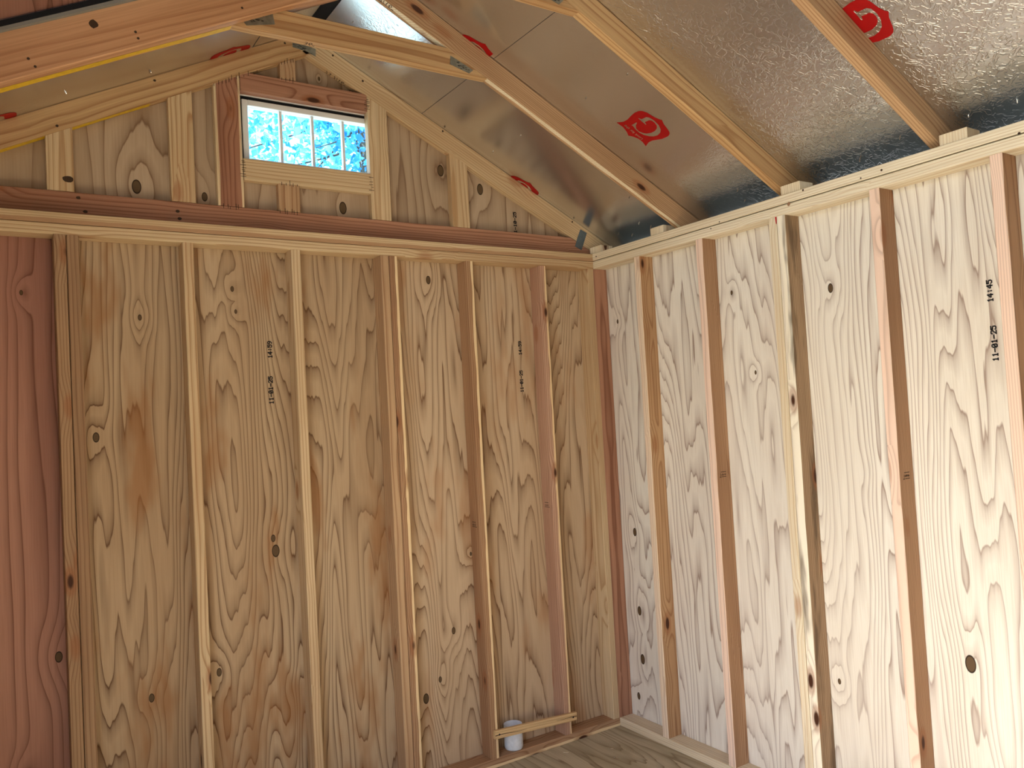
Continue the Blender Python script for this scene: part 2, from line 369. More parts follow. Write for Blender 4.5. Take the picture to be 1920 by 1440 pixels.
# ------------------------------------------------------------------ left wall with the open doorway, rear wall (outside the view)
wlf = empty('wall_left', (WX, -1.83, 0), kind='structure')
DY0, DY1, DH = -1.68, -3.20, 2.05
for y0, y1, z0, z1 in ((LY, DY1, 0, HT), (DY1, DY0, DH, HT), (DY0, 0, 0, HT)):
    box('plywood_panel', wlf, WX-SH, WX, y0, y1, z0, z1, 'ply_out')
for yc in (-.15, -.42, -.83, -1.24, -1.66, -3.22, -3.66, -4.07, -4.48, -4.85):
    board('stud', wlf, (WX+D/2, yc, BP), (WX+D/2, yc, HB), (1, 0, 0), 'pale', D, T)
board('header', wlf, (WX+D/2, DY1, DH+.045), (WX+D/2, DY0, DH+.045), (0, 0, 1), 'tan', .089, D)
for y0, y1 in ((LY, DY1), (DY0, 0)):
    board('bottom_plate', wlf, (WX+D/2, y0, BP/2), (WX+D/2, y1, BP/2), (1, 0, 0), 'pale', D, BP)
for zc in (HB+.019, HT-.019):
    board('top_plate', wlf, (WX+D/2, LY, zc), (WX+D/2, 0, zc), (1, 0, 0), 'pale', D, T-.001)
wrr = empty('wall_rear', (-1.52, LY, 0), kind='structure')
poly = [(WX, 0), (.0, 0), (.0, HT), (.12, RUP-K*(.12-RX)), (RX, RUP), (WX-.12, RUP-K*(.12-RX)), (WX, HT)]
prism_y('plywood_panel', wrr, poly, LY-SH, LY, 'ply_out')
for i in range(7):
    board('stud', wrr, (WX+.3+i*.406, LY+D/2, BP), (WX+.3+i*.406, LY+D/2, HB), (0, 1, 0), 'pale', D, T)
board('top_plate', wrr, (WX, LY+D/2, HB+.038), (0, LY+D/2, HB+.038), (0, 1, 0), 'pale', D, .076)
board('bottom_plate', wrr, (WX, LY+D/2, BP/2), (0, LY+D/2, BP/2), (0, 1, 0), 'pale', D, BP)
# ------------------------------------------------------------------ upper gable sheathing
def zup(x): return RUP-K*abs(x-RX)
WX0, WX1, WZ0, WZ1 = -1.800, -1.195, 2.660, 2.932
wg = empty('wall_gable', (-1.52, 0, HT), kind='structure')
prism_y('plywood_panel', wg, [(WX-.05, HT), (WX0, HT), (WX0, zup(WX0)), (WX-.05, zup(WX-.05))], 0, SH, 'ply_g1')
prism_y('plywood_panel', wg, [(WX1, HT), (.1, HT), (.1, zup(.1)), (WX1, zup(WX1))], 0, SH, 'ply_g2')
prism_y('plywood_panel', wg, [(WX0, HT), (WX1, HT), (WX1, WZ0), (WX0, WZ0)], 0, SH, 'ply_g3')
prism_y('plywood_panel', wg, [(WX0, WZ1), (WX1, WZ1), (WX1, zup(WX1)), (RX, RUP), (WX0, zup(WX0))], 0, SH, 'ply_g3')

# ------------------------------------------------------------------ roof sheathing (foil faced)
ceil = empty('ceiling', (RX, -1.83, RUP), kind='structure')
SL = math.atan(K); CS = math.cos(SL)
YR0, YR1 = LY-.05, .05
YD0_ = -.700
def roof_pt(x, y, off=0.0):          # point on the underside of the sheathing, off = metres below it
    s = 1 if x > RX else -1
    return V((x-s*off*math.sin(SL), y, zup(x)-off*CS))
def slope_panel(x0, x1, y0, y1, mat, name='foil_panel', thick=.012):
    vs = []
    for off in (0, -thick):
        vs += [roof_pt(x0, y0, off), roof_pt(x1, y0, off), roof_pt(x1, y1, off), roof_pt(x0, y1, off)]
    fs = [(0, 1, 2, 3), (7, 6, 5, 4), (1, 0, 4, 5), (2, 1, 5, 6), (3, 2, 6, 7), (0, 3, 7, 4)]
    if x0 > RX: fs = [tuple(reversed(f)) for f in fs]
    return link(name, mesh(name, vs, fs), ceil, None, M[mat])
SEAM = -.995
for x0, x1, y0, y1 in ((-1.53, .20, YR0, YR1), (-3.24, -1.52, YD0_, YR1), (-3.24, -1.52, YR0, -4.18), (-1.76, -1.52, YR0, YR1)):
    vs = [V((x, y, zup(x)+o)) for o in (.0138, .03) for x, y in ((x0, y0), (x1, y0), (x1, y1), (x0, y1))]
    link('shingle_layer', mesh('sh', vs, [(0, 1, 2, 3), (7, 6, 5, 4), (1, 0, 4, 5), (2, 1, 5, 6), (3, 2, 6, 7), (0, 3, 7, 4)]), ceil, None, M['dark'])
FPL = slope_panel(SEAM+.0008, .16, YR0, YR1, 'foil')
FPU = slope_panel(-1.494, SEAM-.0008, YR0, YR1, 'foil')
# left slope: whole at the gable end and at the rear end, cut away for the dormer over the door
YD0, YD1 = -.700, -4.18
FLL = slope_panel(-3.20, -1.7485, YD0, YR1, 'foil')
FLU = slope_panel(-1.7455, -1.552, YR0, YR1, 'foil')
slope_panel(-3.20, -1.7485, YR0, YD1, 'foil')
# ridge strip of black felt above the ventilation gap, soffits and fascias
prism_y('ridge_felt', ceil, [(-1.66, zup(-1.66)+.03), (RX, RUP+.035), (-1.39, zup(-1.39)+.03), (-1.39, zup(-1.39)+.016), (RX, RUP+.02), (-1.66, zup(-1.66)+.016)], YR0, YR1, 'dark')
for s, xa, xb in ((1, .012, .16), (-1, -3.208, -3.06)):
    box('soffit', ceil, xa if s > 0 else xa+.02, xb-.02 if s > 0 else xb, YR0, YR1, 2.352, 2.362, 'soffit')
    box('fascia', ceil, xb if s > 0 else xa-.02, xb+.02 if s > 0 else xa, YR0, YR1, 2.34, 2.47, 'white_vinyl')
# dormer over the door
dm = empty('dormer', (WX, -2.44, HT), kind='structure')
DZ0, DZ1 = 3.33, 3.10                # dormer roof underside at ridge / front
def dz(x): return DZ1+(DZ0-DZ1)*(x-WX)/(RX-.01-WX)
for y0, y1 in ((YD0-.012, YD0+.001), (YD1-.001, YD1+.012)):
    prism_y('cheek_panel', dm, [(WX-.02, zup(WX)+.045), (RX-.03, zup(RX-.03)+.045), (RX-.03, dz(RX-.03)), (WX-.02, dz(WX))], y0, y1, 'ply_dormer')
for y0, y1, in ((YD0-.006, YD0+.004), (YD1-.004, YD1+.006)):
    prism_y('felt_edge', dm, [(WX, zup(WX)+.030), (RX-.03, zup(RX-.03)+.030), (RX-.03, zup(RX-.03)+.046), (WX, zup(WX)+.046)], y0-.012, y1, 'dark')
    prism_y('drip_edge', dm, [(WX, zup(WX)+.019), (RX-.03, zup(RX-.03)+.019), (RX-.03, zup(RX-.03)+.0295), (WX, zup(WX)+.0295)], y0-.010, y1, 'grey_edge')
vs = [(WX-.15, YD1-.05, dz(WX-.15)), (RX+.02, YD1-.05, dz(RX)), (RX+.02, YD0+.05, dz(RX)), (WX-.15, YD0+.05, dz(WX-.15))]
vs += [(x, y, z+.015) for x, y, z in vs]
link('dormer_roof_panel', mesh('dr', vs, [(3, 2, 1, 0), (4, 5, 6, 7), (0, 1, 5, 4), (1, 2, 6, 5), (2, 3, 7, 6), (3, 0, 4, 7)]), dm, None, M['ply_dormer'])
for y0, y1, z0, z1 in ((YD1, YD0, HT, 2.54), (YD1, YD0, 3.0, 3.1), (YD1, -3.20, 2.54, 3.0), (-1.68, YD0, 2.54, 3.0), (-2.46, -2.42, 2.54, 3.0)):
    box('dormer_front_panel', dm, WX-SH, WX+.03, y0, y1, z0, z1, 'ply_dormer')

# ------------------------------------------------------------------ trusses
def rafter_pts(side, off=0.0, xe=.14):
    """centre line of a 2x4 rafter from the ridge to the eave; side +1 right, -1 left"""
    zc = (RLO+RUP)/2+off
    return V((RX, 0, zc)), V((RX+side*(xe-RX), 0, zc-K*(xe-RX)))
def truss_rafter(t, side, yc, mat, name='rafter', w=.0894, th=T, off=0.0, xe=.14):
    a, b = rafter_pts(side, off, xe); a.y = b.y = yc
    # end cuts are plumb
    return board(name, t, a, b, (0, 0, 1), mat, w, th, k0=K if True else 0, k1=K)
def gusset(parent, pts, y, name='gusset_plate'):
    n = len(pts); vs = [(x, y, z) for x, z in pts]+[(x, y-.0015, z) for x, z in pts]
    fs = [tuple(range(n)), tuple(reversed(range(n, 2*n)))]+[(i, (i+1) % n, n+(i+1) % n, n+i) for i in range(n)]
    o = link(name, mesh(name, vs, fs), parent, None, M['steel'])
    # punched teeth slots
    cx = sum(p[0] for p in pts)/n; cz = sum(p[1] for p in pts)/n; q = []
    for k in range(14):
        a, b = random.choice(pts), random.choice(pts); f, h = random.random()*.8, random.random()*.8
        px = cx+((a[0]-cx)*f+(b[0]-cx)*h)*.6; pz = cz+((a[1]-cz)*f+(b[1]-cz)*h)*.6
        q.append([(px-.004, y-.0019, pz-.001), (px+.004, y-.0019, pz-.001), (px+.004, y-.0019, pz+.001), (px-.004, y-.0019, pz+.001)])
    sub('tooth_slot', quads_mesh(q), o, M['ink'])['kind'] = 'stuff'
    return o
GB = 'flat framing of the gable above the window wall'
tg = empty('gable_truss', (RX, -.019, HT), 'pale flat two-by-four gable truss with red bottom chord framing the small window', 'roof truss')
GR = truss_rafter(tg, 1, -.0192, 'pale'); GL = truss_rafter(tg, -1, -.0192, 'gold')
# red bottom chord, ends cut to the rafters
chl = V((2*RX+.10, -.0192, HT+.0447)); chr_ = V((-.0985, -.0192, HT+.0447))
CH = board('bottom_chord', tg, chl, chr_, (0, 0, 1), 'red', .0885, T, k0=2.0, k1=-2.0)
CT = HT+.0895
def fstud(xa, xb, z0, ztop, mat, name='gable_stud', sapm=None):
    """upright laid flat; ztop None = runs up to the rafter"""
    xc = (xa+xb)/2
    if ztop is None:
        zt = RLO-K*abs(xc-RX); k1 = -K if xc > RX else K
    else: zt, k1 = ztop, 0
    return board(name, tg, (xc, -.0195, z0), (xc, -.0195, zt), (1, 0, 0), mat, xb-xa, T-.001, k1=k1)
fstud(-2.4885, -2.4027, CT, None, 'pale'); fstud(-2.078, -1.990, CT, None, 'paleknot')
JL = fstud(-1.908, -1.806, CT, None, 'redsap', 'window_jamb'); JR = fstud(-1.262, -1.170, CT, None, 'pale', 'window_jamb')
fstud(-.862, -.770, CT, None, 'pale')
board('window_jamb', tg, (-1.222, -.0193, WZ0), (-1.222, -.0193, RLO-K*(-1.222-RX)), (1, 0, 0), 'pale', .052, T-.002, k1=-K) if False else None
board('window_sill', tg, (-1.804, -.0196, 2.618), (-1.262, -.0196, 2.618), (0, 0, 1), 'pale', .088, T-.001)
board('window_header', tg, (-1.804, -.0196, 2.9745), (-1.2625, -.0196, 2.9745), (0, 0, 1), 'red', .079, T-.001)
fstud(-1.668, -1.580, CT, 2.5735, 'tan', 'cripple_stud'); fstud(-1.640, -1.574, 3.0145, None, 'tan', 'cripple_stud')
gusset(tg, [(-1.582, 3.182), (-1.483, 3.168), (-1.485, 3.1356), (-1.522, 3.150), (-1.583, 3.157)], -.0385)

def common_truss(name, yc, label, mr, ml, collar=True, loff=0.0, lxe=.14):
    t = empty(name, (RX, yc, RLO), label, 'roof truss')
    r = truss_rafter(t, 1, yc, mr); l = truss_rafter(t, -1, yc, ml, off=loff, xe=lxe)
    if collar:
        z0 = 2.885; zc = z0+.0447
        xr = RX+(RLO-zc)/K; xl = RX-(RLO-zc)/K
        c = board('collar_tie', t, (xl+.003, yc, zc), (xr-.003, yc, zc), (0, 0, 1), 'gold', .0885, T, k0=2.0, k1=-2.0)
        yf = yc-.0192
        gusset(t, [(xl-.022, z0+.022), (xl+.075, z0+.083), (xl+.083, z0+.032), (xl-.01, z0+.008)], yf)
        gusset(t, [(xr-.075, z0+.060), (xr+.022, z0+.022), (xr+.004, z0+.006), (xr-.078, z0+.026)], yf)
        t2c = c
    return t, r, l
tw, R2, L2 = common_truss('collar_tie_truss', -.641, 'roof truss with golden collar tie and yellow edge paint, first one out from the gable', 'tan', 'orange', loff=-.018)
R2.data.materials[0] = lumber_mat('fir_tan_knotty', (200, 158, 116), (158, 112, 74), dens=.4, ringf=120, wave=1.3)
# pale sapwood underside strip of the near right rafter, yellow painted underside of the left one
def under_strip(raf, side, ya, yb, mat, name, x0, x1, off=.0004, rlo=None):
    q = []; rlo = rlo or RLO
    n = 40
    for i in range(n):
        xa = x0+(x1-x0)*i/n; xb = x0+(x1-x0)*(i+1)/n
        def P(x, y): return (x, y, rlo-K*abs(x-RX)-off)
        ja = .003*math.sin(xa*9)+.002*math.sin(xa*23); jb = .003*math.sin(xb*9)+.002*math.sin(xb*23)
        q.append([P(xa, ya), P(xb, ya), P(xb, yb+jb), P(xa, yb+ja)])
    return sub(name, quads_mesh(q), raf, M[mat])
under_strip(R2, 1, -.659, -.639, 'cream', 'sapwood_edge', -1.50, .02)
under_strip(L2, -1, -.6585, -.628, 'yellow', 'yellow_paint', -2.98, -1.99, rlo=RLO-.018)
under_strip(GL, -1, -.037, -.006, 'yellow', 'yellow_paint', -2.98, -2.14)
# wider trimmer board nailed to the left rafter where the dormer opens
a, b = V((RX-.02, -.6815, 0)), V((WX+.02, -.6815, 0))
for p in (a, b): p.z = 3.1945-K*abs(p.x-RX)
board('dormer_trimmer', tw, a, b, (0, 0, 1), 'orange', .1405, T, k0=K, k1=K)
t3, R3, L3 = common_truss('mid_roof_truss', -1.219, 'golden pine roof truss landing on the plate above the doubled wall stud', 'gold', 'gold', lxe=RX+.52)
t4, R4, L4 = common_truss('outer_roof_truss', -1.829, 'tan pine roof truss crossing the large red printed emblem on the foil', 'tan', 'gold', lxe=RX+.52)
t5, R5, L5 = common_truss('rear_roof_truss', -2.44, 'pine roof truss standing over the middle of the open doorway', 'gold', 'gold', lxe=RX+.52)
t6, R6, L6 = common_truss('last_roof_truss', -3.05, 'pine roof truss over the far jamb of the open doorway', 'gold', 'gold', lxe=RX+.52)

# ------------------------------------------------------------------ window
win = empty('window_1', (-1.4975, .015, WZ0), kind='structure')
fw = .024
fx0, fx1, fz0, fz1 = WX0+.008, WX1-.004, WZ0+.002, WZ1-.014
for nm, x0, x1, z0, z1 in (('window_frame', fx0, fx0+fw, fz0, fz1), ('window_frame', fx1-fw, fx1, fz0, fz1), ('window_frame', fx0+fw, fx1-fw, fz1-fw, fz1), ('window_frame', fx0+fw, fx1-fw, fz0, fz0+fw*.6)):
    box(nm, win, x0, x1, -.002, .040, z0, z1, 'white_vinyl', .003)
box('flange', win, WX0+.001, WX1-.001, -.004, -.001, WZ1-.002, WZ1+.008, 'white_vinyl')
px0, px1 = fx0+fw, fx1-fw; pz0, pz1 = fz0+fw*.6, fz1-fw
for i in range(4):
    xa = px0+(px1-px0)*i/4; xb = px0+(px1-px0)*(i+1)/4
    box('pane', win, xa+.001, xb-.001, .016, .019, pz0, pz1, 'glass')
    if i: box('muntin', win, xa-.006, xa+.006, .008, .028, pz0, pz1, 'white_vinyl', .002)
box('gap_shade', win, WX0+.001, fx0-.0005, .002, .03, WZ0+.002, WZ1-.003, 'dark')  # black strips fill the gaps round the frame, standing in for their shade
box('gap_shade', win, fx0, fx1, .002, .03, fz1+.0005, WZ1-.0025, 'dark')

# ------------------------------------------------------------------ printed emblems on the foil
CR = 1440/140.0
def cpix(pts): return [on_plane(1120+x/CR, 150+y/CR, (K, 0, 1), RUP+K*RX) for x, y in pts]
OUT = [(370, 820), (500, 806), (580, 765), (650, 690), (720, 630), (800, 596), (870, 598), (960, 630), (1100, 715), (1185, 755), (1245, 770), (1280, 850), (1350, 940), (1390, 1000), (1397, 1040), (1370, 1080),
       (1250, 1135), (1060, 1165), (990, 1200), (935, 1275), (870, 1190), (790, 1130), (690, 1090), (600, 1070), (575, 1010), (540, 960), (490, 900), (440, 865)]
GL_ = [(797, 728), (850, 752), (945, 710), (1010, 722), (1100, 780), (1180, 860), (1225, 950), (1215, 1010), (1165, 1060), (1090, 1083), (1000, 1080), (900, 1055), (810, 1010), (740, 950), (690, 880), (660, 868),
       (755, 812), (765, 825), (745, 870), (750, 930), (800, 985), (870, 1015), (950, 1030), (1040, 1015), (1110, 980), (1150, 930), (1150, 880), (1110, 820), (1050, 778), (1000, 770), (915, 808), (946, 850), (935, 858), (795, 740)]
EX, EY = -.4545, -.909
def local2d(pts): return [((EX-p.x)/CS, p.y-EY) for p in cpix(pts)]     # u up the slope, v along +y
OUT2, G2 = local2d(OUT), local2d(GL_)
from mathutils.geometry import tessellate_polygon
def flat_poly(poly, tf):
    tris = tessellate_polygon([[V((u, v, 0)) for u, v in poly]])
    vs = [tf(u, v) for u, v in poly]; return mesh('print', vs, [tuple(t) for t in tris])
def clip(poly, axis, lim, keep_gt):
    out = []
    for i in range(len(poly)):
        a, b = poly[i], poly[(i+1) % len(poly)]
        ia = (a[axis] > lim) == keep_gt; ib = (b[axis] > lim) == keep_gt
        if ia: out.append(a)
        if ia != ib:
            f = (lim-a[axis])/(b[axis]-a[axis]); out.append((a[0]+f*(b[0]-a[0]), a[1]+f*(b[1]-a[1])))
    return out
def text_mesh(body, size):
    c = bpy.data.curves.new('t', 'FONT'); c.body = body; c.size = size; c.align_x = 'CENTER'; c.align_y = 'CENTER'
    o = bpy.data.objects.new('t', c); COL.objects.link(o)
    me = bpy.data.meshes.new_from_object(o); bpy.data.objects.remove(o); bpy.data.curves.remove(c); me.materials.clear(); return me
def emblem(panel, cx, cy, side=1, clip_u=None):
    def tf(off):
        return lambda u, v: roof_pt(cx-side*u*CS, cy+side*v if side > 0 else cy+v, off)
    o_, g_ = OUT2, G2
    if clip_u: o_, g_ = clip(o_, 0, *clip_u), clip(g_, 0, *clip_u)
    e = link('printed_emblem', flat_poly(o_, tf(.0006)), ceil, None, M['emblem'])
    e.parent = panel
    if len(g_) > 2: sub('letter_g', flat_poly(g_, tf(.0011)), e, M['foil'])
    tm = text_mesh('Look for the', .020)
    f = tf(.0011)
    for v in tm.vertices: v.co = f(v.co.x, v.co.y+.066)
    sub('lettering', tm, e, M['foil'])
    return e
emblem(FPL, EX, EY); emblem(FPL, EX, -1.853); emblem(FPL, EX, .003)
emblem(FPU, -1.060, -.608, 1, (-(-1.060-SEAM)*-1/CS*-1+.002 if False else -.056, True))
emblem(FLL, -1.835, -.012, -1); emblem(FLL, -2.645, -.02, -1)

# ------------------------------------------------------------------ nail tips through the sheathing
def cone(p, n, r, h):
    n = V(n).normalized(); a = n.orthogonal().normalized(); b = n.cross(a); vs = []
    for k in range(6):
        t = k*math.pi/3; vs.append(p+a*(r*math.cos(t))+b*(r*math.sin(t)))
    for k in range(6):
        t = k*math.pi/3; vs.append(p+n*h*.6+a*(r*.9*math.cos(t))+b*(r*.9*math.sin(t)))
    vs.append(p+n*h)
    fs = [(k, (k+1) % 6, 6+(k+1) % 6, 6+k) for k in range(6)]+[(6+k, 6+(k+1) % 6, 12) for k in range(6)]
    return mesh('nail', vs, fs)
for i in range(13):
    y = -.124-.2345*i
    o = link('nail_tip', cone(roof_pt(-.676, y+random.uniform(-.01, .01)), (-.447, .1, -.894), .0022, .008), ceil, None, M['nail']); o.parent = FPL
for i in range(14):
    for x in (.05, .012):
        if random.random() < .8:
            y = -.2-.19*i+random.uniform(-.05, .05)
            o = link('nail_tip', cone(roof_pt(x+random.uniform(-.02, .02), y), (-.447, random.uniform(-.3, .3), -.894), .0024, .010), ceil, None, M['nail']); o.parent = FPL
for x, y in ((-.166, -.476), (-1.42, -.3), (-1.24, -.2)):
    o = link('nail_tip', cone(roof_pt(x, y), (-.447, .1, -.894), .0022, .008), ceil, None, M['nail']); o.parent = FPL
for x, y in ((-2.428, -.137), (-2.146, -.100)):
    o = link('nail_tip', cone(roof_pt(x, y), (.447, 0, -.894), .0026, .008), ceil, None, M['nail']); o.parent = FLL

# ------------------------------------------------------------------ ink-jet date stamps (dot matrix)
FONT = {'0': '0E11131519110E', '1': '040C040404040E', '2': '0E11010204081F', '3': '1F02040201110E', '4': '02060A121F0202', '5': '1F101E0101110E', '8': '0E11110E11110E',
        '9': '0E11110F01020C', '-': '0000001F000000', ':': '00040400040400'}
def stamp(parent, text, origin, tdir, cup, nrm, length, height, mat='ink', name='date_stamp'):
    tdir, cup, nrm = V(tdir), V(cup), V(nrm); q = []
    cols = len(text)*6-1; dx = length/cols; dy = height/7
    for ci, ch in enumerate(text):
        rows = [int(FONT[ch][2*i:2*i+2], 16) for i in range(7)]
        for r in range(7):
            for c in range(5):
                if rows[r] >> (4-c) & 1:
                    p = V(origin)+tdir*((ci*6+c)*dx)+cup*((6-r)*dy)+nrm*.0007
                    q.append([p-tdir*dx*.4-cup*dy*.3, p+tdir*dx*1.4-cup*dy*.3, p+tdir*dx*1.4+cup*dy*1.3, p-tdir*dx*.4+cup*dy*1.3])
    return sub(name, quads_mesh(q), parent, M[mat])
P_g = [o for o in wb.children if o.name.startswith('plywood')]
P_r = [o for o in wr.children if o.name.startswith('plywood')]
Z, XM, YN, YP, XN = (0, 0, 1), (-1, 0, 0), (0, -1, 0), (0, 1, 0), (-1, 0, 0)
stamp(P_g[1], '11-01-25', (-1.716, 0, 1.678), (0, 0, 1), XM, YN, .111, .018)
stamp(P_g[1], '14:59', (-1.713, 0, 1.864), (0, 0, 1), XM, YN, .068, .018)
stamp(P_g[0], '11-01-25', (-.497, 0, 1.686), (0, 0, 1), XM, YN, .105, .018)
stamp(P_g[0], '14:59', (-.495, 0, 1.868), (0, 0, 1), XM, YN, .066, .018)
wgp = [o for o in wg.children]
stamp(wgp[1], '1-10-25', (-.483, 0, 2.470), (0, 0, 1), XM, YN, .102, .018)
stamp(P_r[1], '11-01-25', (0, -1.961, 1.668), (0, 0, 1), YP, XN, .112, .018)
stamp(P_r[1], '14:45', (0, -1.959, 1.857), (0, 0, 1), YP, XN, .070, .018)
# small smudged mill stamps on studs (bars only, too faint to read)
def smudge(parent, p, a, b, n):
    p, a, b, n = V(p), V(a), V(b), V(n); q = []
    def bar(u0, u1, v0, v1):
        q.append([p+a*u0+b*v0+n*.0006, p+a*u1+b*v0+n*.0006, p+a*u1+b*v1+n*.0006, p+a*u0+b*v1+n*.0006])
    bar(.008, .040, .022, .0245); bar(.0, .010, 0, .003); bar(.006, .008, .004, .018)
    for i in range(7): bar(.011+i*.0042, .0135+i*.0042, .006+.003*random.random(), .011+.006*random.random())
    bar(.012, .040, .001, .0035)
    return sub('mill_stamp', quads_mesh(q), parent, M['ink_brown'])
smudge(RS['2'], (-.070, -.811-.019, 1.262), (1, 0, 0), (0, 0, 1), (0, -1, 0))
smudge(RS['4'], (-.066, -1.6346-.019, 1.286), (1, 0, 0), (0, 0, 1), (0, -1, 0))
smudge(GS['5'], (-.8347, -.060, 1.075), (0, 1, 0), (0, 0, 1), (-1, 0, 0))
smudge(GS['6'], (-.4229, -.060, 1.120), (0, 1, 0), (0, 0, 1), (-1, 0, 0))
# cut lengths printed on the undersides of truss members
def under_text(parent, body, size, p, a, b):
    me = text_mesh(body, size); p, a, b = V(p), V(a), V(b)
    for v in me.vertices: v.co = p+a*v.co.x+b*v.co.y
    return sub('length_mark', me, parent, M['ink_brown'])
CO = [o for o in tw.children if o.name.startswith('collar_tie')][0]
under_text(CO, '36"', .030, (-1.728, -.641, 2.8848), (1, 0, 0), (0, 1, 0))
ud = V((CS, 0, -math.sin(SL)))
def ru(x, y, off): return V((x, y, RLO-K*abs(x-RX)-off))
under_text(GR, '73 7/16"', .030, ru(-1.392, -.019, .0008), ud, (0, 1, 0))
under_text(R2, '73 7/16"', .030, ru(-1.452, -.650, .0012), ud, (0, 1, 0))

# ------------------------------------------------------------------ staples across the joints round the window
def staples(parent, a, b, n, vertical=True):
    q = []; a, b = V(a), V(b)
    for i in range(n):
        f = (i+.5+random.uniform(-.3, .3))/n; p = a.lerp(b, f); h = random.uniform(.008, .014); s = random.uniform(-.006, .010); w = .0011
        y = p.y
        if vertical: q.append([(p.x-w, y, p.z-h), (p.x+w, y, p.z-h), (p.x+w, y, p.z+s+.004), (p.x-w, y, p.z+s+.004)])
        else: q.append([(p.x-s-.004, y, p.z-w), (p.x+h, y, p.z-w), (p.x+h, y, p.z+w), (p.x-s-.004, y, p.z+w)])
    o = sub('staple_row', quads_mesh(q), parent, M['staple']); o['kind'] = 'stuff'; return o
ys = -.0392
staples(GL, (-1.91, ys, RLO-K*.386), (-1.80, ys, RLO-K*.276), 8); staples(GL, (-1.80, ys, 2.996), (-1.72, ys, 3.035), 4)
staples(CH, (-1.90, ys, CT), (-1.82, ys, CT), 5); staples(CH, (-1.67, ys, CT), (-1.585, ys, CT), 6)
staples(CH, (-1.64, ys, 3.016), (-1.58, ys, 3.016), 4); staples(GL, (-1.64, ys, 3.078), (-1.575, ys, 3.105), 5)
staples(CH, (-1.66, ys, 2.578), (-1.585, ys, 2.578), 5)
staples(JL, (-1.808, ys, 2.585), (-1.808, ys, 2.655), 8, False); staples(JR, (-1.262, ys, 2.58), (-1.262, ys, 2.65), 5, False); staples(JR, (-1.262, ys, 2.945), (-1.262, ys, 2.995), 6, False)

# ------------------------------------------------------------------ nail heads and a few dark knots
TRIM = [o for o in tw.children if o.name.startswith('dormer_trimmer')][0]
def spot(parent, u, v, n, d, r, name='nail_head', mat='ink_brown', asp=1.0):
    n = V(n); p = on_plane(u, v, n, d); a = n.cross(V((0, 0, 1))).normalized(); b = a.cross(n); k = 12; p = p+n*.0006*(1 if n.dot(EYE-p) > 0 else -1)
    vs = [p+a*(r*asp*math.cos(i*2*math.pi/k)*random.uniform(.85, 1.1))+b*(r*math.sin(i*2*math.pi/k)*random.uniform(.85, 1.1)) for i in range(k)]
    return sub(name, mesh('spot', vs, [tuple(range(k))]), parent, M[mat])
for u, v in ((254, 60), (259, 72), (53, 110), (66, 125), (454, 15)): spot(TRIM, u, v, (0, -1, 0), .7005, .004)
spot(TRIM, 175, 45, (0, -1, 0), .7005, .0125, 'knot', 'ink_brown')
RP = [o for o in wr.children if o.name.startswith('top_plate')]
for u, v in ((1505.8, 356.7), (1653, 319), (1911, 250), (1118, 481)): spot(RP[1], u, v, (-1, 0, 0), D, .0042)
for u, v in ((1349, 416), (1333, 428.7), (1614, 334)): spot(RP[0], u, v, (-1, 0, 0), D, .0032)
spot(RP[0], 1479, 382.5, (-1, 0, 0), D, .008, 'knot', 'knotwood')
for u, v in ((290, 151), (107, 236), (534, 81)): spot(GL, u, v, (0, -1, 0), .0385, .005)
for u, v in ((624, 104), (680, 152), (830, 246), (1073, 416)): spot(GR, u, v, (0, -1, 0), .0385, .005)
spot([o for o in tg.children if o.name.startswith('gable_stud')][0], 127, 336, (0, -1, 0), .0385, .012, 'knot', 'ink_brown', 1.5)
for u, v in ((147, 371), (160, 397), (333, 396), (337, 410)): spot(CH, u, v, (0, -1, 0), .0385, .006, 'knot', 'ink_brown', 1.3)
# ------------------------------------------------------------------ loose things
# duct tape over the heel joint
tp = prism_y('duct_tape', None, [(-.1163, 2.5078), (-.0757, 2.4915), (-.0960, 2.446), (-.1173, 2.4001), (-.1574, 2.4167), (-.139, 2.462)], -.0398, -.0385, 'tape')
tp['label'] = 'piece of grey duct tape stuck over the end of the red chord'; tp['category'] = 'tape'
# batten nailed across two studs
ba = empty('batten', (-.594, -D-.0095, .10), 'thin split pale wood batten nailed across two studs near the floor', 'batten')
bp0, bp1 = V((-.8235, -D-.0095, .151)), V((-.3655, -D-.0095, .121))
board('strip', ba, bp0, bp1, (0, 0, 1), 'batten', .037, .018, ch=.002)
bdir = (bp1-bp0).normalized(); bz = V((0, 0, 1)); yb = -D-.0190
def crack(p, d, L, wob):
    q = []; n = 8
    for i in range(n):
        a = p+d*(L*i/n); b = p+d*(L*(i+1)/n)
        wa, wb_ = .0016*(1-i/n)+.0003, .0016*(1-(i+1)/n)+.0003
        oa, ob = wob*math.sin(i*.8), wob*math.sin((i+1)*.8)
        q.append([(a.x, yb, a.z+oa-wa), (b.x, yb, b.z+ob-wb_), (b.x, yb, b.z+ob+wb_), (a.x, yb, a.z+oa+wa)])
    return quads_mesh(q)
link('split', crack(bp0+V((.001, 0, -.003)), bdir, .17, .002), ba, None, M['staple']); link('split', crack(bp1+V((-.001, 0, .002)), -bdir, .12, .001), ba, None, M['staple'])
def disc(p, r, n=10):
    return mesh('disc', [(p.x+r*math.cos(k*2*math.pi/n), p.y, p.z+r*math.sin(k*2*math.pi/n)) for k in range(n)], [tuple(range(n))])
for p in (bp0+bdir*.022, bp1-bdir*.022):
    p = p.copy(); p.y = yb-.0004; link('nail_head', disc(p, .0045), ba, None, M['ink'])
